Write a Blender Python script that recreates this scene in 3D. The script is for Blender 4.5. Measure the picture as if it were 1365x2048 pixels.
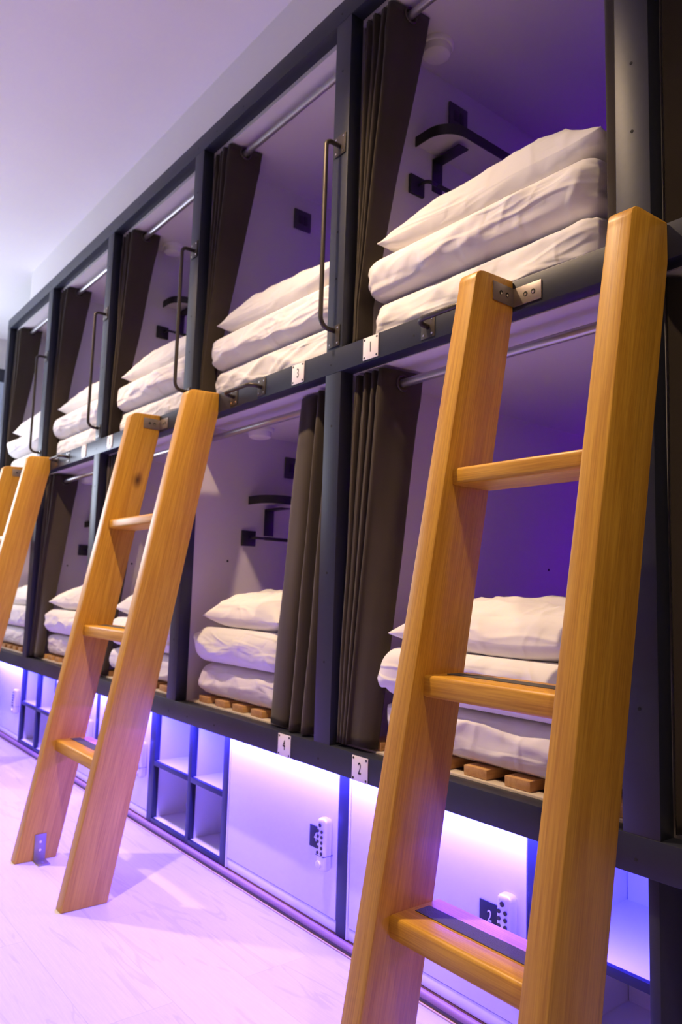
import bpy, bmesh, math, random
from mathutils import Vector, Matrix, noise
import numpy as np

# ------------------------------------------------------------------ scene, camera, light
S = bpy.context.scene
COL = S.collection
for o in list(bpy.data.objects):
    bpy.data.objects.remove(o)

FL = -0.485          # floor height (the underside of the lower beam is z = 0)
CE = 2.425           # ceiling height

cam_d = bpy.data.cameras.new('camera')
cam = bpy.data.objects.new('camera', cam_d); COL.objects.link(cam); S.camera = cam
YAW, PITCH, ROLL = 0.89696010, 0.10869117, 0.03029237
fw = Vector((-math.sin(YAW)*math.cos(PITCH), math.cos(YAW)*math.cos(PITCH), math.sin(PITCH)))
rt = Vector((math.cos(YAW), math.sin(YAW), 0)); up = rt.cross(fw)
r2 = rt*math.cos(ROLL)+up*math.sin(ROLL); u2 = -rt*math.sin(ROLL)+up*math.cos(ROLL)
m = Matrix(((r2.x, u2.x, -fw.x, 1.65133), (r2.y, u2.y, -fw.y, -1.24727), (r2.z, u2.z, -fw.z, 0.46638), (0, 0, 0, 1)))
cam.matrix_world = m
cam_d.sensor_fit = 'VERTICAL'; cam_d.sensor_height = 36.0
cam_d.lens = 1485.635/2048*36.0
cam_d.clip_start = 0.05
cam_d.dof.use_dof = True; cam_d.dof.focus_distance = 1.35; cam_d.dof.aperture_fstop = 5.6

S.view_settings.view_transform = 'Standard'; S.view_settings.look = 'None'
S.view_settings.gamma = 1.0; S.view_settings.exposure = 0.0
S.view_settings.use_curve_mapping = False
S.cycles.use_denoising = True
S.cycles.max_bounces = 8; S.cycles.diffuse_bounces = 5
S.cycles.sample_clamp_indirect = 8.0

W = bpy.data.worlds.new('world'); S.world = W; W.use_nodes = True
W.node_tree.nodes['Background'].inputs[0].default_value = (0.50, 0.45, 0.55, 1)
W.node_tree.nodes['Background'].inputs[1].default_value = 0.05

WARM = (1.0, 0.72, 0.46); LED = (0.055, 0.060, 1.0); DAY = (0.72, 0.82, 1.0)
def area(name, loc, rot, sx, sy, energy, color, spread=math.pi):
    d = bpy.data.lights.new(name, 'AREA'); d.shape = 'RECTANGLE'; d.size = sx; d.size_y = sy
    d.energy = energy; d.color = color; d.spread = spread
    o = bpy.data.objects.new(name, d); COL.objects.link(o); o.location = loc; o.rotation_euler = rot
    return o
def downlight(name, x, energy):
    d = bpy.data.lights.new(name, 'SPOT'); d.energy = energy; d.color = WARM
    d.spot_size = math.radians(124); d.spot_blend = 1.0; d.shadow_soft_size = 0.03
    o = bpy.data.objects.new(name, d); COL.objects.link(o); o.location = (x, -0.75, CE-0.03)
for i, (x, e) in enumerate(((1.86, 88), (0.04, 225), (-1.80, 210), (-3.60, 125))):
    downlight('downlight', x, e)
area('under_bunk_led', (-1.32, 0.066, -0.0065), (math.radians(10), 0, 0), 4.5, 0.012, 75, LED)
area('under_bunk_led', (-1.32, 0.060, -0.0065), (math.radians(-32), 0, 0), 4.5, 0.010, 50, (0.11, 0.02, 1.0))   # LED tape behind the lower beam
area('daylight', (-4.55, -1.2, 1.45), (math.radians(125), 0, math.radians(-90)), 1.5, 1.5, 100, DAY)
area('opposite_violet_fill', (-0.8, -2.1, 0.0), (math.radians(60), 0, 0), 4.6, 0.03, 2.5, LED)              # unseen violet fill light added from across the aisle
for bx in (0.49, -0.415, -1.314, -2.215, -3.11):                                                     # hidden fill lights added to tint the depth of every bay violet
    for bz in (0.62, 1.72):
        area('bay_violet_fill', (bx, 1.97, bz), (math.radians(90), 0, 0), 0.7, 0.03, 13.5, (0.19, 0.0, 1.0))

# ------------------------------------------------------------------ helpers
def link(o, parent=None):
    COL.objects.link(o)
    if parent: o.parent = parent
    return o
def empty(name, label=None, cat=None, loc=(0, 0, 0), rot=(0, 0, 0), group=None):
    o = bpy.data.objects.new(name, None); o.empty_display_size = 0.05
    link(o); o.location = loc; o.rotation_euler = rot
    if label: tag(o, label, cat, group)
    return o
def tag(o, label=None, cat=None, group=None, kind=None):
    if label: o['label'] = label
    if cat: o['category'] = cat
    if group: o['group'] = group
    if kind: o['kind'] = kind
    return o

class MB:
    """collects shapes, then links them as one mesh object"""
    def __init__(s): s.bm = bmesh.new()
    def box(s, x0, x1, y0, y1, z0, z1, bev=0.0, mi=0, seg=2):
        b = bmesh.new()
        bmesh.ops.create_cube(b, size=1)
        bmesh.ops.scale(b, vec=(x1-x0, y1-y0, z1-z0), verts=b.verts)
        bmesh.ops.translate(b, vec=((x0+x1)/2, (y0+y1)/2, (z0+z1)/2), verts=b.verts)
        if bev: bmesh.ops.bevel(b, geom=list(b.edges), offset=bev, segments=seg, profile=0.5, affect='EDGES')
        return s.add(b, mi)
    def prism(s, pts, x0, x1, bev=0.0, mi=0, seg=2):
        """pts: outline in (y, z), extruded along x"""
        b = bmesh.new()
        a = [b.verts.new((x0, y, z)) for y, z in pts]; c = [b.verts.new((x1, y, z)) for y, z in pts]
        n = len(pts)
        b.faces.new(a); b.faces.new(c[::-1])
        for i in range(n): b.faces.new((a[i], c[i], c[(i+1) % n], a[(i+1) % n]))
        bmesh.ops.recalc_face_normals(b, faces=b.faces)
        if bev: bmesh.ops.bevel(b, geom=list(b.edges), offset=bev, segments=seg, profile=0.5, affect='EDGES')
        return s.add(b, mi)
    def cyl(s, p0, p1, r, n=16, r2=None, mi=0, bev=0.0):
        p0 = Vector(p0); p1 = Vector(p1); d = p1-p0
        b = bmesh.new()
        bmesh.ops.create_cone(b, cap_ends=True, segments=n, radius1=r, radius2=r if r2 is None else r2, depth=d.length)
        if bev:
            es = [e for e in b.edges if len(e.link_faces) == 2 and any(len(f.verts) > 4 for f in e.link_faces)]
            bmesh.ops.bevel(b, geom=es, offset=bev, segments=2, profile=0.5, affect='EDGES')
        q = Vector((0, 0, 1)).rotation_difference(d.normalized())
        bmesh.ops.transform(b, matrix=Matrix.Translation((p0+p1)/2) @ q.to_matrix().to_4x4(), verts=b.verts)
        return s.add(b, mi)
    def tube(s, pts, r, n=10, mi=0):
        pts = [Vector(p) for p in pts]; b = bmesh.new(); rings = []
        t0 = (pts[1]-pts[0]).normalized()
        nrm = t0.orthogonal().normalized()
        for i, p in enumerate(pts):
            t = (pts[min(i+1, len(pts)-1)]-pts[max(i-1, 0)]).normalized()
            nrm = (nrm-t*nrm.dot(t)).normalized(); bn = t.cross(nrm)
            rings.append([b.verts.new(p+(nrm*math.cos(a)+bn*math.sin(a))*r) for a in [2*math.pi*k/n for k in range(n)]])
        for i in range(len(rings)-1):
            for k in range(n):
                b.faces.new((rings[i][k], rings[i][(k+1) % n], rings[i+1][(k+1) % n], rings[i+1][k]))
        b.faces.new(rings[0][::-1]); b.faces.new(rings[-1])
        return s.add(b, mi)
    def lathe(s, prof, c, n=32, mi=0):
        """prof: (r, z) from bottom axis to top axis, around the vertical through c"""
        b = bmesh.new(); rings = []
        for r, z in prof:
            if r < 1e-6: rings.append([b.verts.new((c[0], c[1], c[2]+z))])
            else: rings.append([b.verts.new((c[0]+r*math.cos(2*math.pi*k/n), c[1]+r*math.sin(2*math.pi*k/n), c[2]+z)) for k in range(n)])
        for A, B in zip(rings, rings[1:]):
            for k in range(n):
                k2 = (k+1) % n
                if len(A) == 1: b.faces.new((A[0], B[k2], B[k]))
                elif len(B) == 1: b.faces.new((A[k], A[k2], B[0]))
                else: b.faces.new((A[k], A[k2], B[k2], B[k]))
        bmesh.ops.recalc_face_normals(b, faces=b.faces)
        return s.add(b, mi)
    def add(s, b, mi=0):
        for f in b.faces: f.material_index = mi
        me = bpy.data.meshes.new('tmp'); b.to_mesh(me); b.free()
        s.bm.from_mesh(me); bpy.data.meshes.remove(me)
        return s
    def build(s, name, mats, parent=None, smooth=False, loc=None, rot=None):
        me = bpy.data.meshes.new(name); s.bm.to_mesh(me); s.bm.free()
        if not isinstance(mats, (list, tuple)): mats = [mats]
        for mt in mats: me.materials.append(mt)
        me.polygons.foreach_set('use_smooth', [True]*len(me.polygons))
        if not smooth: me.set_sharp_from_angle(angle=math.radians(40))
        o = bpy.data.objects.new(name, me); link(o, parent)
        if loc: o.location = loc
        if rot: o.rotation_euler = rot
        return o

def arc(c, r, a0, a1, n, ax='xy'):
    out = []
    for i in range(n+1):
        a = a0+(a1-a0)*i/n; u, v = c[0]+r*math.cos(a), c[1]+r*math.sin(a)
        out.append((u, v))
    return out

# ------------------------------------------------------------------ materials
def nodes(name):
    mt = bpy.data.materials.new(name); mt.use_nodes = True
    nt = mt.node_tree; b = nt.nodes['Principled BSDF']
    return mt, nt, b
def plain(name, col, rough=0.6, metal=0.0, spec=0.5, noise_amt=0.0, nscale=40.0, bump=0.0):
    mt, nt, b = nodes(name)
    b.inputs['Roughness'].default_value = rough; b.inputs['Metallic'].default_value = metal
    b.inputs['Specular IOR Level'].default_value = spec
    b.inputs['Base Color'].default_value = (*col, 1)
    if noise_amt or bump:
        tc = nt.nodes.new('ShaderNodeTexCoord'); nz = nt.nodes.new('ShaderNodeTexNoise')
        nz.inputs['Scale'].default_value = nscale; nz.inputs['Detail'].default_value = 6
        nt.links.new(tc.outputs['Object'], nz.inputs['Vector'])
        if noise_amt:
            mr = nt.nodes.new('ShaderNodeMapRange')
            mr.inputs['To Min'].default_value = 1-noise_amt; mr.inputs['To Max'].default_value = 1+noise_amt
            nt.links.new(nz.outputs['Fac'], mr.inputs['Value'])
            mx = nt.nodes.new('ShaderNodeVectorMath'); mx.operation = 'SCALE'
            mx.inputs[0].default_value = col
            nt.links.new(mr.outputs['Result'], mx.inputs['Scale']); nt.links.new(mx.outputs['Vector'], b.inputs['Base Color'])
        if bump:
            bp = nt.nodes.new('ShaderNodeBump'); bp.inputs['Strength'].default_value = bump; bp.inputs['Distance'].default_value = 0.002
            nt.links.new(nz.outputs['Fac'], bp.inputs['Height']); nt.links.new(bp.outputs['Normal'], b.inputs['Normal'])
    return mt
def fabric(name, col, scale=900.0, bump=0.25, rough=0.9, sheen=0.0, mott=0.08, crease=0.0):
    mt, nt, b = nodes(name)
    b.inputs['Roughness'].default_value = rough; b.inputs['Specular IOR Level'].default_value = 0.2
    b.inputs['Sheen Weight'].default_value = sheen
    tc = nt.nodes.new('ShaderNodeTexCoord')
    wx = nt.nodes.new('ShaderNodeTexNoise'); wx.inputs['Scale'].default_value = scale; wx.inputs['Detail'].default_value = 2
    nt.links.new(tc.outputs['Object'], wx.inputs['Vector'])
    n2 = nt.nodes.new('ShaderNodeTexNoise'); n2.inputs['Scale'].default_value = 14; nt.links.new(tc.outputs['Object'], n2.inputs['Vector'])
    ad = nt.nodes.new('ShaderNodeMath'); ad.operation = 'ADD'
    nt.links.new(wx.outputs['Fac'], ad.inputs[0]); nt.links.new(n2.outputs['Fac'], ad.inputs[1])
    mr = nt.nodes.new('ShaderNodeMapRange'); mr.inputs['From Max'].default_value = 2
    mr.inputs['To Min'].default_value = 1-mott; mr.inputs['To Max'].default_value = 1+mott
    nt.links.new(ad.outputs[0], mr.inputs['Value'])
    mx = nt.nodes.new('ShaderNodeVectorMath'); mx.operation = 'SCALE'; mx.inputs[0].default_value = col
    nt.links.new(mr.outputs['Result'], mx.inputs['Scale']); nt.links.new(mx.outputs['Vector'], b.inputs['Base Color'])
    bp = nt.nodes.new('ShaderNodeBump'); bp.inputs['Strength'].default_value = bump; bp.inputs['Distance'].default_value = 0.0008
    nt.links.new(wx.outputs['Fac'], bp.inputs['Height']); nt.links.new(bp.outputs['Normal'], b.inputs['Normal'])
    if crease:                                   # soft creases pressed into the cloth
        prev = bp
        for sc, rz, st in (((3.2, 7, 15), 0.35, 1.0), ((9, 5, 6), -0.6, 0.7)):
            mp = nt.nodes.new('ShaderNodeMapping'); mp.inputs['Scale'].default_value = sc; mp.inputs['Rotation'].default_value = (0, rz, rz)
            nt.links.new(tc.outputs['Object'], mp.inputs['Vector'])
            nz = nt.nodes.new('ShaderNodeTexNoise'); nz.inputs['Scale'].default_value = 1.0; nz.inputs['Detail'].default_value = 1.5; nz.inputs['Distortion'].default_value = 0.5
            nt.links.new(mp.outputs['Vector'], nz.inputs['Vector'])
            dd = nt.nodes.new('ShaderNodeMath'); dd.operation = 'SUBTRACT'; dd.inputs[1].default_value = 0.5; nt.links.new(nz.outputs['Fac'], dd.inputs[0])
            ab = nt.nodes.new('ShaderNodeMath'); ab.operation = 'ABSOLUTE'; nt.links.new(dd.outputs[0], ab.inputs[0])
            rr = nt.nodes.new('ShaderNodeMapRange'); rr.inputs['From Max'].default_value = 0.10; rr.inputs['To Min'].default_value = 1.0; rr.inputs['To Max'].default_value = 0.0
            rr.interpolation_type = 'SMOOTHSTEP'; nt.links.new(ab.outputs[0], rr.inputs['Value'])
            b2 = nt.nodes.new('ShaderNodeBump'); b2.inputs['Strength'].default_value = crease*st; b2.inputs['Distance'].default_value = 0.006
            nt.links.new(rr.outputs['Result'], b2.inputs['Height']); nt.links.new(prev.outputs['Normal'], b2.inputs['Normal']); prev = b2
        nt.links.new(prev.outputs['Normal'], b.inputs['Normal'])
    return mt
def wood(name, axis, light, dark, flecks=0.85, rough=0.42, knot=None, scale=1.0):
    """oak: rings stretched along one object axis, fine pores, optional knot"""
    mt, nt, b = nodes(name); N = nt.nodes.new; L = nt.links.new
    tc = N('ShaderNodeTexCoord'); mp = N('ShaderNodeMapping'); L(tc.outputs['Object'], mp.inputs['Vector'])
    sc = [26*scale]*3; sc['xyz'.index(axis)] = 1.3*scale; mp.inputs['Scale'].default_value = sc
    n1 = N('ShaderNodeTexNoise'); n1.inputs['Scale'].default_value = 1.0; n1.inputs['Detail'].default_value = 3; n1.inputs['Distortion'].default_value = 0.6
    L(mp.outputs['Vector'], n1.inputs['Vector'])
    rg = N('ShaderNodeMath'); rg.operation = 'MULTIPLY'; rg.inputs[1].default_value = 26; L(n1.outputs['Fac'], rg.inputs[0])
    sn = N('ShaderNodeMath'); sn.operation = 'SINE'; L(rg.outputs[0], sn.inputs[0])
    mp2 = N('ShaderNodeMapping'); L(tc.outputs['Object'], mp2.inputs['Vector'])
    sc2 = [420*scale]*3; sc2['xyz'.index(axis)] = 9*scale; mp2.inputs['Scale'].default_value = sc2
    n2 = N('ShaderNodeTexNoise'); n2.inputs['Scale'].default_value = 1.0; n2.inputs['Detail'].default_value = 2; L(mp2.outputs['Vector'], n2.inputs['Vector'])
    a1 = N('ShaderNodeMapRange'); a1.inputs['From Min'].default_value = -1; a1.inputs['To Min'].default_value = 0.30; a1.inputs['To Max'].default_value = 0.62
    L(sn.outputs[0], a1.inputs['Value'])
    a2 = N('ShaderNodeMapRange'); a2.inputs['From Min'].default_value = 0.28; a2.inputs['From Max'].default_value = 0.62
    a2.inputs['To Min'].default_value = -0.45*flecks; a2.inputs['To Max'].default_value = 0.25*flecks
    L(n2.outputs['Fac'], a2.inputs['Value'])
    ad = N('ShaderNodeMath'); ad.operation = 'ADD'; ad.use_clamp = True; L(a1.outputs['Result'], ad.inputs[0]); L(a2.outputs['Result'], ad.inputs[1])
    rp = N('ShaderNodeValToRGB'); rp.color_ramp.elements[0].color = (*dark, 1); rp.color_ramp.elements[1].color = (*light, 1)
    rp.color_ramp.elements[0].position = 0.05; rp.color_ramp.elements[1].position = 0.85
    L(ad.outputs[0], rp.inputs['Fac']); out = rp.outputs['Color']
    if knot:
        dist = N('ShaderNodeVectorMath'); dist.operation = 'DISTANCE'; mk = N('ShaderNodeMapping'); L(tc.outputs['Object'], mk.inputs['Vector'])
        mk.inputs['Scale'].default_value = (0.0, 1, 0.62); dist.inputs[1].default_value = (0, knot[1], knot[2]*0.62)
        L(mk.outputs['Vector'], dist.inputs[0])
        wob = N('ShaderNodeMath'); wob.operation = 'MULTIPLY_ADD'; wob.inputs[1].default_value = 0.018; L(n1.outputs['Fac'], wob.inputs[0]); L(dist.outputs['Value'], wob.inputs[2])
        kr = N('ShaderNodeValToRGB'); kr.color_ramp.elements[0].position = 0.010; kr.color_ramp.elements[0].color = (0.10, 0.06, 0.02, 1)
        kr.color_ramp.elements[1].position = 0.034; kr.color_ramp.elements[1].color = (1, 1, 1, 1)
        e = kr.color_ramp.elements.new(0.022); e.color = (0.55, 0.5, 0.4, 1)
        L(wob.outputs[0], kr.inputs['Fac'])
        mm = N('ShaderNodeMixRGB'); mm.blend_type = 'MULTIPLY'; mm.inputs['Fac'].default_value = 1
        L(out, mm.inputs['Color1']); L(kr.outputs['Color'], mm.inputs['Color2']); out = mm.outputs['Color']
    L(out, b.inputs['Base Color']); b.inputs['Roughness'].default_value = rough
    bp = N('ShaderNodeBump'); bp.inputs['Strength'].default_value = 0.12; bp.inputs['Distance'].default_value = 0.001
    L(ad.outputs[0], bp.inputs['Height']); L(bp.outputs['Normal'], b.inputs['Normal'])
    return mt

OAK_L, OAK_D = (0.69, 0.375, 0.040), (0.485, 0.225, 0.017)
M = dict(
    wall=plain('white_wall', (0.80, 0.78, 0.76), 0.7, noise_amt=0.02, nscale=6),
    facing=plain('grey_wall', (0.22, 0.21, 0.22), 0.8, noise_amt=0.03, nscale=6),
    ceil=plain('white_ceiling', (0.82, 0.80, 0.79), 0.8, noise_amt=0.02, nscale=5),
    podwall=plain('white_laminate', (0.66, 0.62, 0.62), 0.55, noise_amt=0.015, nscale=8),
    black=plain('charcoal_stained_timber', (0.018, 0.021, 0.035), 0.45, spec=0.45, noise_amt=0.12, nscale=60, bump=0.08),
    hole=plain('dark_screw_hole', (0.006, 0.006, 0.006), 0.8),
    curtain=fabric('charcoal_curtain', (0.046, 0.035, 0.024), 700, 0.35, 0.95, sheen=0.15, mott=0.2),
    sheet=fabric('white_cotton', (0.80, 0.77, 0.75), 1100, 0.15, 0.85, crease=0.45),
    duvet=fabric('white_duvet_cotton', (0.82, 0.79, 0.77), 1000, 0.15, 0.85, crease=0.45),
    pillow=fabric('white_pillow_cotton', (0.81, 0.78, 0.75), 1000, 0.18, 0.85, crease=0.35),
    rail_wood=wood('oak_along_rail', 'z', OAK_L, OAK_D),
    rung_wood=wood('oak_along_tread', 'x', OAK_L, OAK_D),
    slat_wood=wood('pine_slat', 'y', (0.62, 0.36, 0.14), (0.45, 0.22, 0.07), 0.3),
    ledge=plain('pale_birch_edge', (0.60, 0.52, 0.40), 0.5, noise_amt=0.06, nscale=30),
    grip=plain('grey_grip_tape', (0.085, 0.080, 0.080), 0.85, noise_amt=0.25, nscale=700, bump=0.6),
    steel=plain('raw_steel_bracket', (0.34, 0.29, 0.25), 0.42, metal=0.75, noise_amt=0.1, nscale=120),
    darksteel=plain('dark_bronze_steel', (0.075, 0.062, 0.050), 0.42, metal=0.6, noise_amt=0.15, nscale=80),
    chrome=plain('brushed_steel_tube', (0.46, 0.43, 0.43), 0.35, metal=0.85),
    screw=plain('bright_screw', (0.8, 0.75, 0.7), 0.25, metal=1.0),
    plate=plain('white_enamel_plate', (0.80, 0.76, 0.74), 0.45),
    ink=plain('black_print', (0.012, 0.012, 0.012), 0.6),
    blackplastic=plain('matt_black_metal', (0.014, 0.013, 0.014), 0.5),
    switch=plain('dark_grey_plastic', (0.045, 0.043, 0.05), 0.45),
    locker=plain('white_locker_laminate', (0.78, 0.76, 0.78), 0.42, noise_amt=0.01, nscale=8),
    lock=plain('silver_lock_body', (0.70, 0.68, 0.70), 0.38, metal=0.25),
    key=plain('black_lock_button', (0.03, 0.02, 0.03), 0.4),
    whiteplastic=plain('white_plastic', (0.80, 0.77, 0.74), 0.5),
    skirt=wood('stained_skirting', 'x', (0.36, 0.20, 0.17), (0.27, 0.14, 0.12), 0.3, 0.45),
    skirtdark=plain('dark_skirting_face', (0.10, 0.07, 0.06), 0.6),
    trim=plain('raw_timber_strip', (0.62, 0.42, 0.16), 0.5),
    led=plain('led_lens', (0.7, 0.7, 0.9), 0.4),
    glass=plain('pale_glazing', (0.55, 0.65, 0.80), 0.2),
)
def floor_mat():
    mt, nt, b = nodes('pale_oak_planks'); N = nt.nodes.new; L = nt.links.new
    tc = N('ShaderNodeTexCoord')
    mp = N('ShaderNodeMapping'); mp.inputs['Scale'].default_value = (1.7, 15, 1); L(tc.outputs['Object'], mp.inputs['Vector'])
    br = N('ShaderNodeTexBrick'); br.inputs['Scale'].default_value = 1.0; br.inputs['Brick Width'].default_value = 1.35; br.inputs['Row Height'].default_value = 0.19
    br.inputs['Mortar Size'].default_value = 0.0012; br.offset = 0.37
    br.inputs['Color1'].default_value = (0.1, 0.1, 0.1, 1); br.inputs['Color2'].default_value = (0.9, 0.9, 0.9, 1); br.inputs['Mortar'].default_value = (0.5, 0.5, 0.5, 1)
    L(tc.outputs['Object'], br.inputs['Vector'])
    off = N('ShaderNodeVectorMath'); off.operation = 'MULTIPLY_ADD'; off.inputs[1].default_value = (7, 5, 3); L(br.outputs['Color'], off.inputs[0]); L(mp.outputs['Vector'], off.inputs[2])
    n1 = N('ShaderNodeTexNoise'); n1.inputs['Scale'].default_value = 1; n1.inputs['Detail'].default_value = 3; n1.inputs['Distortion'].default_value = 0.8; L(off.outputs['Vector'], n1.inputs['Vector'])
    mu = N('ShaderNodeMath'); mu.operation = 'MULTIPLY'; mu.inputs[1].default_value = 22; L(n1.outputs['Fac'], mu.inputs[0])
    sn = N('ShaderNodeMath'); sn.operation = 'SINE'; L(mu.outputs[0], sn.inputs[0])
    pw = N('ShaderNodeMapRange'); pw.inputs['From Min'].default_value = 0.80; pw.inputs['From Max'].default_value = 1.0; L(sn.outputs[0], pw.inputs['Value'])
    mp2 = N('ShaderNodeMapping'); mp2.inputs['Scale'].default_value = (14, 330, 1); L(tc.outputs['Object'], mp2.inputs['Vector'])
    n2 = N('ShaderNodeTexNoise'); n2.inputs['Scale'].default_value = 1; n2.inputs['Detail'].default_value = 2; L(mp2.outputs['Vector'], n2.inputs['Vector'])
    f = N('ShaderNodeMath'); f.operation = 'MULTIPLY'; L(pw.outputs['Result'], f.inputs[0]); L(n2.outputs['Fac'], f.inputs[1])
    rp = N('ShaderNodeValToRGB'); rp.color_ramp.elements[0].color = (0.55, 0.515, 0.48, 1); rp.color_ramp.elements[1].color = (0.45, 0.41, 0.38, 1); rp.color_ramp.elements[1].position = 0.9
    L(f.outputs[0], rp.inputs['Fac'])
    tn = N('ShaderNodeMapRange'); tn.inputs['To Min'].default_value = 0.93; tn.inputs['To Max'].default_value = 1.05; L(br.outputs['Color'], tn.inputs['Value'])
    fine = N('ShaderNodeMapRange'); fine.inputs['To Min'].default_value = 0.90; fine.inputs['To Max'].default_value = 1.08; L(n2.outputs['Fac'], fine.inputs['Value'])
    tm = N('ShaderNodeMath'); tm.operation = 'MULTIPLY'; L(tn.outputs['Result'], tm.inputs[0]); L(fine.outputs['Result'], tm.inputs[1])
    seam = N('ShaderNodeMapRange'); seam.inputs['To Min'].default_value = 1.0; seam.inputs['To Max'].default_value = 0.90; L(br.outputs['Fac'], seam.inputs['Value'])
    tm2 = N('ShaderNodeMath'); tm2.operation = 'MULTIPLY'; L(tm.outputs[0], tm2.inputs[0]); L(seam.outputs['Result'], tm2.inputs[1])
    sx = N('ShaderNodeVectorMath'); sx.operation = 'SCALE'; L(rp.outputs['Color'], sx.inputs[0]); L(tm2.outputs[0], sx.inputs['Scale'])
    L(sx.outputs['Vector'], b.inputs['Base Color']); b.inputs['Roughness'].default_value = 0.48; b.inputs['Specular IOR Level'].default_value = 0.4
    return mt
M['floor'] = floor_mat()

# ------------------------------------------------------------------ room shell
def struct(name, mb, mat, label):
    return tag(mb.build(name, mat), label, 'room', kind='structure')
struct('floor', MB().box(-4.75, 3.2, -2.3, 2.2, FL-0.05, FL), M['floor'], 'pale oak plank floor of the dormitory')['category'] = 'floor'
struct('ceiling', MB().box(-4.75, 3.2, -2.3, 2.2, CE, CE+0.05), M['ceil'], 'white ceiling over the bunk room')['category'] = 'ceiling'
struct('wall_back', MB().box(-4.75, 3.2, 2.10, 2.2, FL, CE), M['wall'], 'white wall behind the bunk row')['category'] = 'wall'
struct('wall_front', MB().box(-4.75, 3.2, -2.3, -2.2, FL, CE), M['facing'], 'grey wall facing the bunk row')['category'] = 'wall'
struct('wall_right', MB().box(3.1, 3.2, -2.2, 2.1, FL, CE), M['facing'], 'grey wall at the near end of the room')['category'] = 'wall'
struct('wall_left', MB().box(-4.75, -4.65, -2.2, 2.1, FL, CE), M['wall'], 'white wall at the far end of the room')['category'] = 'wall'
struct('wall_bulkhead', MB().box(-3.125, 3.1, 0.006, 0.05, 2.232, CE), M['wall'], 'white panel between the bunk frame and the ceiling')['category'] = 'wall'
# door in the far wall, only a sliver of it shows past the end post
d = tag(MB().box(-4.648, -4.60, -0.45, 0.62, FL, 2.17, 0.004).build('door_1', M['black']), 'dark door in the far end wall', 'door', kind='structure')
MB().box(-4.6, -4.594, -0.32, 0.27, 1.2, 2.06, 0.002).build('glass_pane', M['glass'], d)

# ------------------------------------------------------------------ bunk frame
XP = [(-3.575, -3.522), (-2.702, -2.630), (-1.800, -1.728), (-0.900, -0.830), (0.0, 0.070), (0.910, 0.980), (1.82, 1.89)]
T1, T2, M1, M2, B1, B2 = 2.230, 2.163, 1.150, 1.081, 0.0656, 0.0
D = 0.045; DEPTH = 2.0
frame = empty('bunk_bed', 'charcoal timber bunk frame with two tiers of open sleeping bays', 'bunk bed')
for (x0, x1) in XP:
    b = MB().box(x0, x1, 0, D, 0.0, T1, 0.0015)
    cx = (x0+x1)/2
    for z in (0.28, 0.52, 0.93, 1.36, 1.50, 2.0):
        b.cyl((cx, 0.001, z), (cx, -0.0006, z), 0.0032, 10, mi=1)
    b.build('post', [M['black'], M['hole']], frame)
for nm, z0, z1 in (('top_beam', T2, T1), ('middle_beam', M2, M1), ('bottom_beam', B2, B1)):
    b = MB().box(XP[0][0], XP[-1][1], -0.0012, D, z0, z1, 0.0015)
    for (x0, x1) in XP[:-1]:
        for dx in (-0.045, 0.10, 0.29):
            b.cyl((x1+dx, 0, (z0+z1)/2-0.008), (x1+dx, -0.0018, (z0+z1)/2-0.008), 0.003, 10, mi=1)
    b.build(nm, [M['black'], M['hole']], frame)
for i, (x0, x1) in enumerate(XP):
    if i == 0: a, b_ = x0+0.002, x1-0.005
    else: a, b_ = x0+0.005, x1-0.005
    b = MB().box(a, b_, D, DEPTH, 0.03, 2.147)
    for y, z in ((0.191, 0.575), (0.963, 0.569), (0.55, 1.66)):
        b.cyl((b_-0.001, y, z), (b_+0.0008, y, z), 0.0045, 12, mi=1)
    b.build('partition', [M['podwall'], M['hole']], frame)
MB().box(XP[0][0], XP[-1][1], D, DEPTH, 2.147, 2.222).build('roof_panel', M['podwall'], frame)
MB().box(XP[0][0]+0.01, XP[-1][1]-0.01, D, DEPTH, 1.079, 1.125).build('upper_bed_base', M['podwall'], frame)
MB().box(XP[0][0]+0.01, XP[-1][1]-0.01, D, DEPTH, 0.035, 0.055).build('lower_bed_base', M['podwall'], frame)
MB().box(XP[0][0], XP[-1][1], DEPTH, DEPTH+0.02, 0.03, 2.222).build('back_panel', M['podwall'], frame)

# bays counted from the near end: bay k lies between post k and k+1 from the right
BAYS = [(XP[i][1], XP[i+1][0]) for i in range(5)][::-1]      # 0: marked 1/2, 1: marked 3/4, ...
UP = ['upper bunk 1', 'upper bunk 3', 'upper bunk next after bunk 3', 'upper bunk second after bunk 3', 'farthest upper bunk']
LO = ['lower bunk 2', 'lower bunk 4', 'lower bunk next after bunk 4', 'lower bunk second after bunk 4', 'farthest lower bunk']

# LED tape profile under the lower beam
led = MB().box(-3.56, 0.94, 0.054, 0.072, -0.002, 0.0345).build('led_strip', M['led'])
tag(led, 'violet light strip under the lower beam above the lockers', 'light strip')

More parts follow.
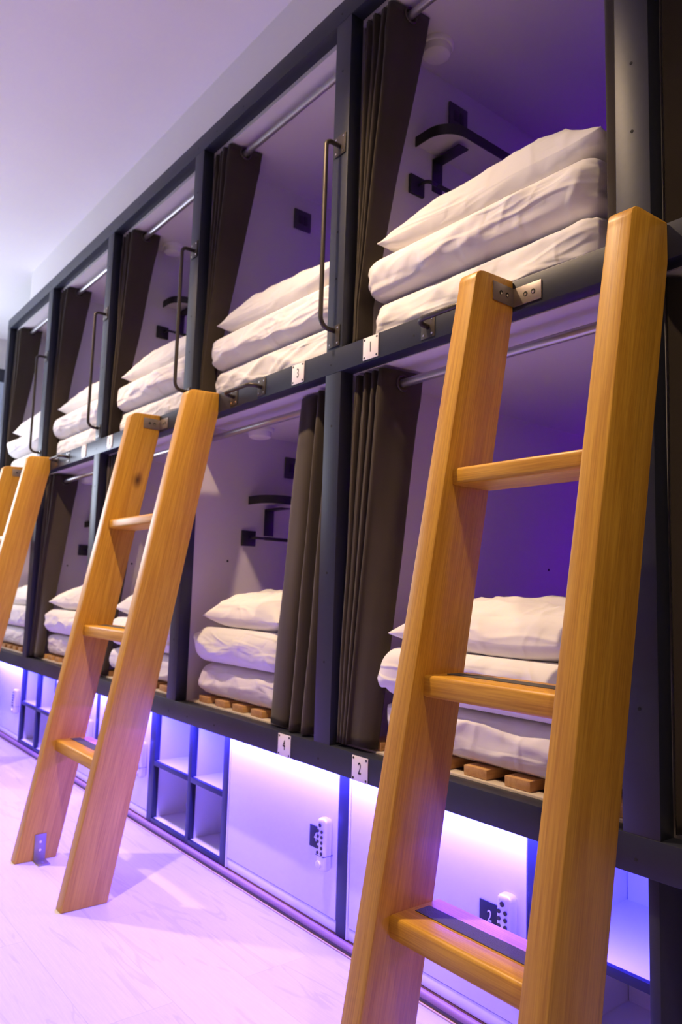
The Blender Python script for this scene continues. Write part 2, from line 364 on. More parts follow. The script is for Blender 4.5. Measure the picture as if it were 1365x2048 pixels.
# ------------------------------------------------------------------ curtain rods and curtains
def spline(pts, per=9):
    """smooth open curve through (x, y) points"""
    P = [Vector((*p, 0)) for p in pts]; P = [P[0]*2-P[1]]+P+[P[-1]*2-P[-2]]; out = []
    for i in range(1, len(P)-2):
        a, b, c, d = P[i-1:i+3]
        for k in range(per):
            t = k/per
            out.append(0.5*((2*b)+(c-a)*t+(2*a-5*b+4*c-d)*t*t+(3*b-a-3*c+d)*t**3))
    out.append(P[-2]); return out
def curtain(label, xa, top, bot, ztop, zbot, sgn=1, seed=0, ease=1.0, wob=0.004, hem=0.035):
    """cloth hanging in folds: the plan curve 'top' changes into 'bot' on the way down; points are (distance from the post, y)"""
    A = spline(top); B = spline(bot); nz = 40; bm = bmesh.new(); V = []
    for j in range(nz+1):
        f = j/nz; z = ztop+(zbot-ztop)*f; g = min(1.0, f*ease); row = []
        for i, (p, q) in enumerate(zip(A, B)):
            c = p.lerp(q, g); s = i/len(A)
            n1 = noise.noise(Vector((s*6, f*3.2, seed*3.3))); n2 = noise.noise(Vector((s*6+9, f*3.2, seed*3.3)))
            pinch = 0.012*math.exp(-((f-0.075)/0.03)**2)*math.sin(s*40)
            row.append(bm.verts.new((xa+sgn*max(0.004, c.x+wob*n1*min(1, s*8)*(1-0.8*g)), c.y+wob*1.4*n2+pinch*0.25, z+0.004*noise.noise(Vector((s*4, seed, 0)))*f)))
        V.append(row)
    for j in range(nz):
        for i in range(len(A)-1):
            bm.faces.new((V[j][i], V[j][i+1], V[j+1][i+1], V[j+1][i]))
    bmesh.ops.recalc_face_normals(bm, faces=bm.faces)
    me = bpy.data.meshes.new('curtain'); bm.to_mesh(me); bm.free(); me.materials.append(M['curtain'])
    me.polygons.foreach_set('use_smooth', [True]*len(me.polygons))
    o = link(bpy.data.objects.new('curtain', me))
    so = o.modifiers.new('thickness', 'SOLIDIFY'); so.thickness = 0.0028; so.offset = 0
    return tag(o, label, 'curtain', 'charcoal curtains of the bunks')

RODS = {}
for k, (xl, xr) in enumerate(BAYS):
    for tier, z, nm in ((0, 2.118, UP[k]), (1, 1.036, LO[k])):
        t = tag(MB().cyl((xl-0.003, 0.10, z), (xr+0.003, 0.10, z), 0.0115, 18).build('curtain_rod', M['chrome']),
                'steel curtain rod across the %s' % nm, 'curtain rod', 'curtain rods of the bunks')
def eyelet(c, x, z, y=0.10):
    MB().tube([Vector((x, y+0.021*math.cos(a), z+0.021*math.sin(a))) for a in [2*math.pi*i/24 for i in range(25)]], 0.0032, 8).build('eyelet', M['darksteel'], c, smooth=True)
def pleats(xs, yf, yb, hw):
    """pleats with round front ridges at the distances xs"""
    out = [(0.004, 0.051)]; px = 0.0
    for x in xs:
        out += [((px+x)/2 if px else x*0.45, yb), (x-hw, yf+0.012), (x, yf), (x+hw*0.9, yf+0.010)]; px = x
    return out
GTOP = pleats((0.030, 0.062, 0.094, 0.128), 0.038, 0.150, 0.009)+[(0.142, 0.090), (0.150, 0.130), (0.154, 0.168)]
GUP = pleats((0.007, 0.013, 0.019, 0.025), 0.034, 0.070, 0.002)+[(0.0280, 0.056), (0.0290, 0.070), (0.0295, 0.085)]
GLO = pleats((0.012, 0.022, 0.034, 0.052), 0.016, 0.080, 0.006)+[(0.095, 0.022), (0.124, 0.030), (0.137, 0.050)]
for k, (xl, xr) in enumerate(BAYS):
    eyelet(curtain('charcoal curtain gathered at the far post of the %s' % UP[k], xl, GTOP, GUP, 2.140, 1.153, seed=k+1, ease=1.15), xl+0.147, 2.118)
    if k in (0, 2, 3):
        eyelet(curtain('charcoal curtain gathered at the far post of the %s' % LO[k], xl, GTOP, GLO, 1.070, 0.075, seed=k+11), xl+0.147, 1.036)
curtain('charcoal curtain pulled to the near post of the lower bunk 4', BAYS[1][1],
        [(0.252, 0.128), (0.235, 0.085), (0.190, 0.072), (0.150, 0.078), (0.135, 0.125), (0.112, 0.066), (0.096, 0.060), (0.080, 0.120), (0.062, 0.070), (0.044, 0.066), (0.028, 0.12), (0.010, 0.09)],
        [(0.285, 0.060), (0.275, 0.040), (0.225, 0.028), (0.180, 0.030), (0.165, 0.060), (0.142, 0.018), (0.118, 0.014), (0.100, 0.055), (0.078, 0.016), (0.056, 0.012), (0.034, 0.05), (0.010, 0.04)],
        1.070, 0.072, -1, seed=23)
curtain('charcoal curtain edge at the near post of the upper bunk 1', BAYS[0][1],
        [(0.050, 0.105), (0.058, 0.070), (0.052, 0.052), (0.030, 0.050), (0.004, 0.048)], [(0.044, 0.085), (0.050, 0.064), (0.046, 0.052), (0.028, 0.050), (0.004, 0.048)], 2.140, 1.2, -1, seed=31, wob=0.001)
nb = XP[5][1]
WAVE = [(0.003, 0.0475)]+[(0.014+0.035*i, 0.062 if i % 2 == 0 else 0.098) for i in range(20)]
curtain('charcoal curtain drawn across the upper bay past the near ladder', nb, WAVE, WAVE, 2.140, 1.153, seed=41)
curtain('charcoal curtain drawn across the lower bay past the near ladder', nb, WAVE, WAVE, 1.070, 0.07, seed=42)

# ------------------------------------------------------------------ bedding
def wrinkle(p, seed, dirs, amp):
    s = 0.0
    for i, (ax, k) in enumerate(dirs):
        q = Vector((p.dot(ax)*k, p.dot(ax.orthogonal())*k*0.22, p.z*k*0.3+seed*5.1+i*9.7))
        n = noise.noise(q); s += (1-min(1, abs(n)*2.6))**3
    return s*amp
def rbox(nx, ny, nz):
    """unit cube surface grid -> bmesh"""
    bm = bmesh.new(); seen = {}
    def vert(p):
        key = tuple(round(c, 5) for c in p)
        if key not in seen: seen[key] = bm.verts.new(p)
        return seen[key]
    def face(ax, s, n1, n2):
        a1, a2 = [a for a in range(3) if a != ax]
        for i in range(n1):
            for j in range(n2):
                q = []
                for di, dj in ((0, 0), (1, 0), (1, 1), (0, 1)):
                    p = [0, 0, 0]; p[ax] = s; p[a1] = -1+2*(i+di)/n1; p[a2] = -1+2*(j+dj)/n2; q.append(vert(p))
                bm.faces.new(q)
    n = (nx, ny, nz)
    for ax in range(3):
        a1, a2 = [a for a in range(3) if a != ax]
        for s in (-1, 1): face(ax, s, n[a1], n[a2])
    bmesh.ops.recalc_face_normals(bm, faces=bm.faces)
    return bm
def finish(bm, name, mat):
    me = bpy.data.meshes.new(name); bm.to_mesh(me); bm.free(); me.materials.append(mat)
    me.polygons.foreach_set('use_smooth', [True]*len(me.polygons))
    return link(bpy.data.objects.new(name, me))
def cushion(name, mat, x0, x1, y0, y1, z0, z1, r, seed, soft=0.010, wr=0.006, sag=0.0, res=(64, 36, 12), flat=False, grow=1.0):
    bm = rbox(*res); h = Vector(((x1-x0)/2, (y1-y0)/2, (z1-z0)/2)); c = Vector(((x0+x1)/2, (y0+y1)/2, (z0+z1)/2))
    rr = min(r, h.z*0.999, h.y, h.x); rnd = random.Random(seed)
    dirs = []
    for _ in range(4):
        a = rnd.uniform(-0.7, 0.7)
        dirs.append((Vector((math.sin(a)*0.8, 0.35*math.cos(a), math.cos(a))).normalized(), rnd.uniform(5, 10)))
    rh = rr*1.0
    for v in bm.verts:
        p = Vector((v.co.x*h.x, v.co.y*h.y, v.co.z*h.z))
        # spend more vertices near the rims
        q = Vector([max(-(h[i]-rr), min(h[i]-rr, p[i])) for i in range(3)])
        d = p-q; n = d.normalized() if d.length > 1e-9 else Vector((0, 0, 1))
        p = q+n*rr
        w = p+c
        k = noise.noise(Vector((w.x*3.1, w.y*3.1, w.z*5+seed*7.7)))*soft+noise.noise(Vector((w.x*6, w.y*7, w.z*16+seed*3.3)))*soft*0.4
        k += wrinkle(w, seed, dirs, wr)-wr*0.9
        if n.z < -0.5: k = 0
        k *= min(1.0, max(0.0, (p.z+h.z)/0.03))
        if flat and n.z > 0.5: k *= 0.0
        p = p+n*k
        p.z += sag*math.cos(min(1, abs(p.x)/h.x)*math.pi/2)*(1 if p.z > 0 else 0.0)
        v.co = p+c
    return finish(bm, name, mat)
def pillow(x0, x1, y0, y1, z0, t, seed, tilt=0.0):
    """stuffed pillow: two puffed faces meeting in a pinched seam, with a small flange"""
    nx, ny = 60, 40; bm = bmesh.new(); rnd = random.Random(seed)
    dirs = []
    for _ in range(4):
        a = rnd.uniform(-1.2, 1.2); dirs.append((Vector((math.cos(a), math.sin(a), 0.3)).normalized(), rnd.uniform(8, 14)))
    top, bot = [], []
    for j in range(ny+1):
        r1, r2 = [], []
        for i in range(nx+1):
            u = -1+2*i/nx; v = -1+2*j/ny
            # pull the middle of each edge in a little: pointed corners
            px = u*(1-0.045*(1-v*v)*abs(u)**3); py = v*(1-0.07*(1-u*u)*abs(v)**3)
            x = (x0+x1)/2+(x1-x0)/2*px; y = (y0+y1)/2+(y1-y0)/2*py
            e = max(0.0, (1-abs(u)**2.6))**0.55*max(0.0, (1-abs(v)**4.0))**0.5
            zc = z0+t*0.30+0.012*noise.noise(Vector((x*4, y*4, seed)))+tilt*(x-(x0+x1)/2)
            w = wrinkle(Vector((x, y, 0)), seed, dirs, 0.007)*e
            n = noise.noise(Vector((x*5, y*5, seed*2.1)))*0.014*e
            r1.append(bm.verts.new((x, y, zc+e*t*0.70+w+n+0.0015)))
            r2.append(bm.verts.new((x, y, max(z0+0.0015, zc-e*t*0.42)-0.0015)))
        top.append(r1); bot.append(r2)
    for j in range(ny):
        for i in range(nx):
            bm.faces.new((top[j][i], top[j][i+1], top[j+1][i+1], top[j+1][i]))
            bm.faces.new((bot[j][i], bot[j+1][i], bot[j+1][i+1], bot[j][i+1]))
    for i in range(nx):
        bm.faces.new((top[0][i], bot[0][i], bot[0][i+1], top[0][i+1])); bm.faces.new((top[ny][i], top[ny][i+1], bot[ny][i+1], bot[ny][i]))
    for j in range(ny):
        bm.faces.new((top[j][0], top[j+1][0], bot[j+1][0], bot[j][0])); bm.faces.new((top[j][nx], bot[j][nx], bot[j+1][nx], top[j+1][nx]))
    bmesh.ops.recalc_face_normals(bm, faces=bm.faces)
    return finish(bm, 'pillow', M['pillow'])

for k, (xl, xr) in enumerate(BAYS):
    hi = k < 2; res = (72, 40, 16) if hi else (44, 24, 10)
    for tier, zb, nm in ((0, 1.153, UP[k]), (1, 0.0925, LO[k])):
        sd = k*7+tier*3+1
        a, b_ = xl+0.055, xr-0.025-(0.04 if k == 0 else 0)
        if tier == 1 and k in (0, 2, 3): a = xl+0.138
        if tier == 1 and k == 1: b_ = xr-0.26
        mt = 0.122 if tier == 0 else 0.118
        o = cushion('mattress', M['sheet'], a, b_, 0.055, 1.9, zb, zb+mt, 0.046, sd, 0.007, 0.006, flat=True, res=(res[0], res[1], res[2]))
        tag(o, 'white sheeted mattress on the %s' % nm, 'mattress', 'mattresses of the bunks')
        zt = zb+mt+0.001
        dh = 0.124
        o = cushion('duvet', M['duvet'], a-0.018 if not (tier == 1 and k in (0, 2, 3)) else a-0.006, b_+0.005, 0.03, 0.70, zt, zt+dh, 0.054, sd+50, 0.011, 0.008, flat=True)
        tag(o, 'folded white duvet on the mattress of the %s' % nm, 'duvet', 'folded duvets on the mattresses')
        zt += dh+0.001
        o = pillow(a+0.03, b_-0.01+(0.014 if tier == 0 and k == 0 else 0), 0.048, 0.50, zt, 0.135 if tier == 0 else 0.118, sd+90, 0.0)
        tag(o, 'white pillow topping the folded duvet of the %s' % nm, 'pillow', 'pillows on the folded duvets')

# slatted bases of the lower bunks: their slat ends show under the mattresses
for k, (xl, xr) in enumerate(BAYS):
    e = empty('slatted_base', 'pine slats under the mattress of the %s' % LO[k], 'bed slats', (0, 0, 0), group='slatted bases of the lower bunks')
    MB().box(xl+0.012, xr-0.012, 0.0455, 0.085, 0.056, 0.070, 0.001).build('front_ledge', M['ledge'], e)
    x = xl+0.075
    while x+0.07 < xr:
        MB().box(x, x+0.066, 0.055, 1.9, 0.0705, 0.092, 0.0015).build('slat', M['slat_wood'], e)
        x += 0.115

# ------------------------------------------------------------------ ladders
ANG = math.atan2(0.298, 1.56)
def rail_profile():
    # (y, z): front edge leans from the floor towards the beam, back edge has an upright landing on the beam
    def fr(z): return -0.120-(1.14-z)*0.1957
    def bk(z): return 0.0-(1.075-z)*0.190
    top = []
    c = (-0.093, 1.127)
    pts = [(fr(FL), FL), (fr(1.112), 1.112)]
    pts += [(-0.124, 1.125), (-0.119, 1.136), (-0.109, 1.143), (-0.097, 1.146)]
    pts += [(-0.004, 1.150), (-0.0022, 1.148), (-0.0022, 1.075), (bk(FL), FL)]
    return pts
def make_ladder(label, x_left, x_right, th, foot_bracket, knot=False):
    """x_left / x_right: outer faces; th: rail thickness"""
    lad = empty('bunk_ladder', label, 'ladder', ((x_left+x_right)/2, -0.30, FL), group='oak ladders leaning on the bunk frame')
    base = Vector(((x_left+x_right)/2, -0.30, FL))
    R = Matrix.Rotation(-ANG, 4, 'X')       # local z runs along the rail
    Ri = R.inverted()
    wm = wood('oak_along_rail_with_knot', 'z', OAK_L, OAK_D, knot=tuple(Ri @ (Vector((0, -0.082, 0.88))-base))) if knot else M['rail_wood']
    for i, (a, b_) in enumerate(((x_left, x_left+th), (x_right-th, x_right))):
        mb = MB().prism(rail_profile(), a, b_, 0.0035, seg=2)
        bmesh.ops.translate(mb.bm, vec=-base, verts=mb.bm.verts)
        sh = Vector((0.0 if i == 0 else 0.37, 0, 0)); 
        bmesh.ops.transform(mb.bm, matrix=Matrix.Translation(sh) @ Ri, verts=mb.bm.verts)
        o = mb.build('rail', wm if i == 0 else M['rail_wood'], lad)
        o.rotation_euler = (-ANG, 0, 0); o.location = -sh
    for (yf, yb_, zt, zt2, h) in ((-0.186, -0.072, 0.716, 0.708, 0.034), (-0.256, -0.135, 0.322, 0.324, 0.040), (-0.328, -0.202, -0.080, -0.078, 0.040)):
        mb = MB().box(x_left+th-0.004, x_right-th+0.004, yf, yb_, zt-h, zt, 0.007, seg=3)
        bmesh.ops.translate(mb.bm, vec=-base, verts=mb.bm.verts)
        rg = mb.build('rung', M['rung_wood'], lad)
        mb = MB().box(x_left+th+0.014, x_right-th-0.006, yf+0.048, yf+0.083, zt, zt+0.0012)
        bmesh.ops.translate(mb.bm, vec=-base, verts=mb.bm.verts)
        tag(mb.build('grip_strip', M['grip'], rg), 'grey anti-slip strip')
    def bracket(x):
        mb = MB().box(x, x+0.0025, -0.071, 0.0-0.0035, 1.090, 1.131, 0.0006).box(x, x+0.073, -0.0040, -0.0015, 1.090, 1.131, 0.0006)
        for y in (-0.046, -0.026): mb.cyl((x+0.0022, y, 1.111), (x+0.0032, y, 1.111), 0.0052, 14, mi=1).cyl((x+0.003, y, 1.1095), (x+0.0035, y, 1.1095), 0.003, 10, mi=2)
        for dx in (0.033, 0.053): mb.cyl((x+dx, -0.0038, 1.111), (x+dx, -0.0048, 1.111), 0.0052, 14, mi=1).cyl((x+dx, -0.0046, 1.1095), (x+dx, -0.005, 1.1095), 0.003, 10, mi=2)
        bmesh.ops.translate(mb.bm, vec=-base, verts=mb.bm.verts)
        tag(mb.build('bracket', [M['steel'], M['hole'], M['screw']], lad), 'steel angle bracket')
    bracket(x_left+th+0.0003)
    if foot_bracket:
        x = x_left+th+0.0003
        mb = MB().box(x, x+0.003, -0.376, -0.337, FL+0.002, FL+0.088, 0.0006).box(x, x+0.062, -0.376, -0.337, FL+0.0005, FL+0.0035, 0.0006)
        for z in (0.035, 0.062): mb.cyl((x+0.0028, -0.356, FL+z), (x+0.0042, -0.356, FL+z), 0.0045, 12, mi=1)
        mb.cyl((x+0.04, -0.356, FL+0.003), (x+0.04, -0.356, FL+0.0046), 0.0045, 12, mi=1)
        bmesh.ops.translate(mb.bm, vec=-base, verts=mb.bm.verts)
        tag(mb.build('foot_bracket', [M['steel'], M['screw']], lad), 'steel angle bracket screwed to the floor')
    return lad
make_ladder('oak ladder in front, its top beside the plate marked 1', 0.620, 1.013, 0.047, False)
make_ladder('oak ladder with a knot in one rail, leaning beside the plate marked 3', -1.132, -0.611, 0.047, True, knot=True)
make_ladder('oak ladder at the far end, cut off by the edge of the photo', -2.963, -2.441, 0.047, True)

# ------------------------------------------------------------------ grab handles
def flange(mb, cx, cz, w, h, y=-0.0035):
    mb.box(cx-w/2, cx+w/2, y, -0.0013, cz-h/2, cz+h/2, 0.0008)
    for sx in (-1, 1):
        for sz in (-1, 1):
            mb.cyl((cx+sx*(w/2-0.009), y+0.0005, cz+sz*(h/2-0.009)), (cx+sx*(w/2-0.009), y-0.001, cz+sz*(h/2-0.009)), 0.003, 10, mi=1)
def bend(p, q, r, corner, n=6):
    """points of a fillet between corner->p and corner->q"""
    c = Vector(corner); a = (Vector(p)-c).normalized(); b = (Vector(q)-c).normalized()
    A = c+a*r; B = c+b*r; out = []
    o = c+(a+b)*r
    for i in range(n+1):
        t = i/n*math.pi/2
        out.append(o-b*r*math.cos(t)-a*r*math.sin(t))
    return out
def vhandle(x, label):
    h = empty('grab_handle', label, 'handle', (x, 0, 1.2), group='upright grab handles on the bunk posts')
    z0, z1, y = 1.205, 1.762, -0.052
    p0 = Vector((x, -0.003, z0)); c0 = Vector((x, y, z0)); c1 = Vector((x, y, z1)); p1 = Vector((x, -0.003, z1))
    pts = [p0]+bend(p0, c1, 0.03, c0)+bend(c0, p1, 0.018, c1)+[p1]
    pts = [p-Vector((x, 0, 1.2)) for p in pts]
    MB().tube(pts, 0.0068, 12).build('bar', M['darksteel'], h, smooth=True)
    for z in (1.188, 1.765):
        mb = MB(); flange(mb, 0, z-1.2, 0.052, 0.062)
        mb.build('mounting_plate', [M['darksteel'], M['screw']], h)
def hhandle(x0, x1, label):
    z = 1.116
    h = empty('grab_handle', label, 'handle', (x0, 0, z), group='short grab handles on the middle beam')
    p0 = Vector((0, -0.003, 0)); c0 = Vector((0.0, -0.045, 0.004)); c1 = Vector((x1-x0, -0.045, 0.004)); p1 = Vector((x1-x0, -0.003, 0))
    pts = [p0]+bend(p0, c1, 0.028, c0)+bend(c0, p1, 0.028, c1)+[p1]
    MB().tube(pts, 0.0068, 12).build('bar', M['darksteel'], h, smooth=True)
    for cx in (0, x1-x0):
        mb = MB(); flange(mb, cx, 0, 0.046, 0.056)
        mb.build('mounting_plate', [M['darksteel'], M['screw']], h)
for x, l in ((0.036, 'between the bunks marked 3 and 1'), (-0.866, 'at the far side of the bunk marked 3'), (-1.766, 'beyond the second ladder'), (-2.668, 'behind the farthest ladder')):
    vhandle(x, 'upright bronze grab handle on the post %s' % l)
hhandle(0.410, 0.565, 'short bronze grab handle on the middle beam beside the near ladder')
hhandle(-0.508, -0.336, 'short bronze grab handle on the middle beam under bunk 3')
hhandle(-2.335, -2.165, 'short bronze grab handle on the middle beam beside the far ladder')

# ------------------------------------------------------------------ number plates
def digit(txt, name, mat, size, parent, loc, rot, sx=0.72, thick=0.0):
    cu = bpy.data.curves.new(name, 'FONT'); cu.body = txt; cu.size = size; cu.align_x = 'CENTER'; cu.align_y = 'CENTER'; cu.extrude = 0.0004
    cu.offset = thick
    t = bpy.data.objects.new('tmp_text', cu); COL.objects.link(t)
    dg = bpy.context.evaluated_depsgraph_get(); me = bpy.data.meshes.new_from_object(t.evaluated_get(dg))
    bpy.data.objects.remove(t); bpy.data.curves.remove(cu)
    me.materials.clear(); me.materials.append(mat)
    o = bpy.data.objects.new(name, me); link(o, parent); o.location = loc; o.rotation_euler = rot; o.scale = (sx, 1, 1)
    return o
def number_plate(txt, cx, cz, label):
    p = MB().box(-0.0305, 0.0305, -0.0022, 0, -0.0305, 0.0305, 0.0006)
    for sx in (-1, 1):
        for sz in (-1, 1): p.cyl((sx*0.0245, -0.002, sz*0.0245), (sx*0.0245, -0.0027, sz*0.0245), 0.0032, 12, mi=1)
    o = p.build('number_plate', [M['plate'], M['ink']]); o.location = (cx, -0.0014, cz)
    tag(o, label, 'number plate', 'white number plates on the beams')
    digit(txt, 'digit', M['ink'], 0.041, o, (0.0, -0.0026, 0.0), (math.pi/2, 0, 0), 0.62)
for t, x, z, l in (('1', 0.198, 1.117, 'on the middle beam'), ('3', -0.134, 1.117, 'on the middle beam'), ('2', 0.199, 0.031, 'on the bottom beam'), ('4', -0.134, 0.031, 'on the bottom beam')):
    number_plate(t, x, z, 'square white plate reading %s screwed %s' % (t, l))
number_plate('5', -1.606, 1.117, 'small white plate on the middle beam just beside the second ladder')
number_plate('7', -1.936, 1.117, 'small white plate on the middle beam, farthest of the upper row')

# ------------------------------------------------------------------ fittings in the bays
def build_shelf(xw, zo, nm):
    s = empty('wall_shelf', 'black rimmed shelf on the wall of the %s' % nm, 'shelf', (xw, 0.27, zo), group='black rimmed shelves in the bunks')
    R = 0.085; dx = 0.138; y0 = 0.002; y1 = 0.85; h = 0.032
    def outline(off):
        return [(0.0005, y0+off)]+[(dx-R+(R-off)*math.cos(a), y0+R+(R-off)*math.sin(a)) for a in [-math.pi/2+math.pi/2*i/14 for i in range(15)]]+[(dx-off, y1)]
    o, i_ = outline(0), outline(0.004); n = len(o)
    bm = bmesh.new()
    mk = lambda pts, z: [bm.verts.new((p[0], p[1], z)) for p in pts]
    O0, O1, I0, I1 = mk(o, 0), mk(o, h), mk(i_, 0), mk(i_, h)
    for k in range(n-1):
        bm.faces.new((O0[k], O0[k+1], O1[k+1], O1[k])); bm.faces.new((I0[k], I1[k], I1[k+1], I0[k+1]))
        bm.faces.new((O1[k], O1[k+1], I1[k+1], I1[k])); bm.faces.new((O0[k], I0[k], I0[k+1], O0[k+1]))
    bm.faces.new((O0[0], O1[0], I1[0], I0[0])); bm.faces.new((O0[-1], I0[-1], I1[-1], O1[-1]))
    bmesh.ops.recalc_face_normals(bm, faces=bm.faces)
    mb = MB(); mb.add(bm); mb.build('rim', M['blackplastic'], s)
    bm = bmesh.new(); pts = i_+[(0.0005, y1)]
    A = mk(pts, 0.006); B = mk(pts, 0.020); n = len(pts)
    bm.faces.new(A); bm.faces.new(B[::-1])
    for k in range(n): bm.faces.new((A[k], B[k], B[(k+1) % n], A[(k+1) % n]))
    bmesh.ops.recalc_face_normals(bm, faces=bm.faces)
    mb = MB(); mb.add(bm); mb.build('board', M['podwall'], s)
    # angle bracket: upright on the wall and an arm reaching out under the board
    MB().box(0.0006, 0.005, 0.078, 0.122, -0.118, -0.012, 0.0008).box(0.0006, 0.115, 0.078, 0.122, -0.016, -0.0115, 0.0008).build('shelf_bracket', M['blackplastic'], s)
    return s
def reading_rail(xw, zo, nm):
    s = empty('reading_lamp', 'black reading lamp on the wall of the %s' % nm, 'lamp', (xw, 0.275, zo), group='black reading lamps in the bunks')
    MB().box(0.0004, 0.012, -0.029, 0.031, -0.029, 0.031, 0.0015).build('wall_plate', M['blackplastic'], s)
    pts = [Vector((0.010, 0.004, 0.002)), Vector((0.045, 0.004, 0.002))]
    c = bend((0.01, 0.004, 0.002), (0.05, 0.1, 0.002), 0.018, (0.05, 0.004, 0.002))
    MB().tube([pts[0]]+c+[Vector((0.05, 0.05, 0.002))], 0.0055, 10).build('neck', M['blackplastic'], s, smooth=True)
    MB().cyl((0.05, 0.045, 0.002), (0.05, 0.24, 0.002), 0.0068, 14, bev=0.001).build('lamp_head', M['blackplastic'], s)
def wall_switch(xw, y, z, nm):
    s = tag(MB().box(0.0004, 0.009, -0.043, 0.043, -0.043, 0.043, 0.002).build('wall_socket', M['switch'], loc=(xw, y, z)),
            'dark square wall socket on the wall of the %s' % nm, 'socket', 'wall sockets in the bunks')
    MB().box(0.0088, 0.0115, -0.024, -0.002, -0.018, 0.018, 0.001).box(0.0088, 0.0115, 0.004, 0.022, -0.02, 0.02, 0.001).build('rocker', M['blackplastic'], s)
def detector(x, y, z, nm):
    s = empty('smoke_detector', 'round white smoke detector under the roof of the %s' % nm, 'smoke detector', (x, y, z), group='smoke detectors in the bunks')
    MB().lathe([(0, -0.014), (0.050, -0.014), (0.053, -0.010), (0.053, -0.0005), (0, -0.0005)], (0, 0, 0), 40).build('base', M['whiteplastic'], s)
    MB().lathe([(0, -0.040), (0.030, -0.0395), (0.041, -0.035), (0.044, -0.027), (0.044, -0.013), (0, -0.013)], (0, 0, 0), 40).build('cover', M['whiteplastic'], s)
for k, (xl, xr) in enumerate(BAYS):
    xw = xl-0.005
    if k in (0, 2, 4):
        build_shelf(xw, 1.862, UP[k]); reading_rail(xw, 1.730, UP[k])
        detector(xl+0.088, 0.265, 2.147, UP[k])
    if k in (1, 3):
        build_shelf(xw, 0.800, LO[k]); reading_rail(xw, 0.666, LO[k])
        detector(xl+0.118, 0.235, 1.079, LO[k])
    wall_switch(xw, 0.476 if k % 2 else 0.461, 2.038, UP[k])
    if k in (1, 3): wall_switch(xw, 0.478, 0.968, LO[k])

# ------------------------------------------------------------------ lockers under the bunks
LY = 0.10; LB = -0.455; LT = 0.025; LD = 0.55
def locker(x0, x1, txt, label, side_r=0.04, warm=False, detail=True):
    """door between x0 and x1, dark upright on the near side"""
    e = empty('locker', label, 'locker', (x0, LY, LB), group='white lockers under the bunks')
    o = Vector((x0, LY, LB))
    def put(mb, name, mats, parent=e):
        if parent is e: bmesh.ops.translate(mb.bm, vec=-o, verts=mb.bm.verts)
        else: bmesh.ops.translate(mb.bm, vec=-o, verts=mb.bm.verts)
        return mb.build(name, mats, parent)
    put(MB().box(x1, x1+side_r, LY-0.001, LD, LB-0.001, LT, 0.001), 'side_panel', M['black'])
    put(MB().box(x0+0.001, x1-0.001, LY+0.02, LD, LB, LT, 0.0), 'carcass', M['locker'])
    put(MB().box(x0+0.001, x1-0.001, LY+0.003, LY+0.02, LB, LB+0.030, 0.001), 'bottom_rail', M['locker'])
    put(MB().box(x0+0.0005, x0+0.007, LY-0.001, LY+0.02, LB, LT, 0.001), 'edge_strip', M['locker'])
    door = put(MB().box(x0+0.010, x1-0.004, LY, LY+0.018, LB+0.033, LT-0.002, 0.0012), 'door', M['locker'])
    # keypad lock and number square, at the near edge of the door
    lx = x1-0.040; lz0, lz1 = -0.300, -0.158
    if not warm:
        lk = MB().box(lx-0.019, lx+0.019, LY-0.034, LY-0.0002, lz0, lz1, 0.012, seg=4)
        lk.cyl((lx, LY-0.033, lz0+0.020), (lx, LY-0.040, lz0+0.020), 0.0105, 20, bev=0.001)
        lock = put(lk, 'keypad_lock', [M['lock'], M['key']], door)
        kp = MB()
        kp.cyl((lx, LY-0.0335, lz1-0.018), (lx, LY-0.0355, lz1-0.018), 0.0055, 14)
        for r in range(5):
            for s in (-1, 1):
                kp.cyl((lx+s*0.0085, LY-0.0335, lz1-0.034-r*0.0145), (lx+s*0.0085, LY-0.0357, lz1-0.034-r*0.0145), 0.0046, 12)
        kp.box(lx-0.019, lx+0.019, LY-0.0342, LY-0.001, lz0+0.042, lz0+0.0432)
        bmesh.ops.translate(kp.bm, vec=-o, verts=kp.bm.verts); 
        kp.build('keypad', M['key'], door)
        px = lx-0.060
        sq = put(MB().box(px-0.029, px+0.029, LY-0.0025, LY-0.0002, -0.258, -0.199, 0.0005), 'number_square', M['ink'], door)
        if txt:
            digit(txt, 'digit', M['plate'], 0.034, door, tuple(Vector((px, LY-0.0028, -0.2285))-o), (math.pi/2, 0, 0), 0.75)
    return e
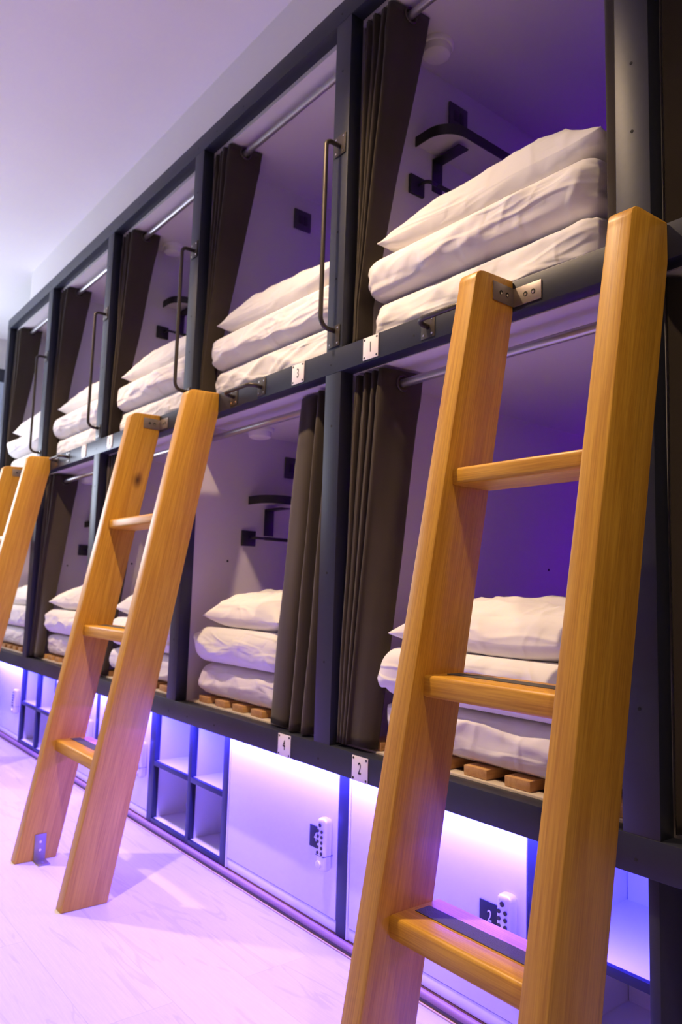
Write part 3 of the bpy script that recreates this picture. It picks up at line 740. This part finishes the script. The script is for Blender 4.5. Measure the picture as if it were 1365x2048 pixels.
def cubby(xs, label, side_r=None):
    """open two-row pigeonhole; xs: list of (x0, x1) uprights from far to near"""
    x0, x1 = xs[0][0], xs[-1][1]; zc0, zc1 = -0.238, -0.219
    e = empty('cubby', label, 'cubby shelf', (x0, LY, LB), group='open cubby shelves under the bunks'); o = Vector((x0, LY, LB))
    def put(mb, name, mats):
        bmesh.ops.translate(mb.bm, vec=-o, verts=mb.bm.verts); return mb.build(name, mats, e)
    back = 0.42
    for a, b_ in xs:
        put(MB().box(a, b_, LY-0.001, LY+0.022, LB, LT, 0.001), 'upright', M['black'])
        put(MB().box(a+0.004, b_-0.004, LY+0.022, back, LB, LT), 'side_panel', M['locker'])
    put(MB().box(x0+0.005, x1-0.005, back, back+0.015, LB, LT), 'back_panel', M['locker'])
    for (a, b_), (c, d_) in zip(xs, xs[1:]):
        put(MB().box(b_-0.002, c+0.002, LY-0.001, LY+0.016, zc0, zc1-0.0005, 0.0005), 'shelf_edge', M['black'])
        sh = MB().box(b_-0.003, c+0.003, LY+0.010, back, zc0+0.001, zc1)
        put(sh, 'shelf', M['locker'])
        put(MB().box(b_-0.002, c+0.002, LY-0.001, LY+0.016, LB, LB+0.0155, 0.0005), 'bottom_edge', M['black'])
        put(MB().box(b_-0.003, c+0.003, LY+0.010, back, LB+0.001, LB+0.016), 'bottom_board', M['locker'])
        mid = (b_+c)/2-0.02
        kb = MB()
        for z in (-0.11, -0.40):
            kb.cyl((mid, back-0.001, z), (mid, back-0.012, z), 0.0065, 14, bev=0.001)
        put(kb, 'coat_hook', M['chrome'])
    return e
locker(0.038, 0.632, '2', 'white locker door numbered 2 behind the near ladder', 0.034)
locker(-0.602, -0.004, '4', 'white locker door numbered 4 between the cubby and a dark upright', 0.042)
near = cubby([(0.6665, 0.672), (0.938, 0.945)], 'dark cubby shelf at the near end of the lockers')
mb = MB().box(0.9455, 0.9655, 0.020, LD, LB, -0.002, 0.001); bmesh.ops.translate(mb.bm, vec=-Vector((0.6665, LY, LB)), verts=mb.bm.verts)
mb.build('end_panel', M['black'], near)
cubby([(-1.222, -1.179), (-0.893, -0.868), (-0.640, -0.603)], 'four hole cubby shelf beside the locker numbered 4')
locker(-1.800+0.02, -1.223, '6', 'white locker door between the second ladder and the four hole cubby', 0.0005)
locker(-2.395, -1.822, '8', 'white locker door seen between the rails of the second ladder', 0.04)
cubby([(-3.010, -2.985), (-2.725, -2.700), (-2.425, -2.396)], 'four hole cubby shelf at the far end of the row')
locker(-3.56, -3.011, '', 'white locker door farthest along the row', 0.0005)
locker(0.967, 1.55, '', 'plain locker door lit warm at the near end of the row', 0.03, warm=True)

# skirting in front of the lockers
sk = empty('skirting', 'dark skirting strip along the foot of the lockers', 'skirting', (0, 0, 0))
MB().box(-3.57, 1.85, 0.104, 0.13, FL+0.0005, LB-0.002).build('kick_board', M['skirt'], sk)
MB().cyl((-3.57, 0.0935, FL+0.0195), (1.85, 0.0935, FL+0.0195), 0.0095, 16).build('rounded_bead', M['skirt'], sk)
MB().box(-3.57, 1.85, 0.087, 0.103, FL+0.0005, FL+0.0125).build('lower_face', M['skirtdark'], sk)
MB().box(-3.57, 1.85, 0.0815, 0.0868, FL+0.0004, FL+0.004, 0.0008).build('edge_strip', M['trim'], sk)
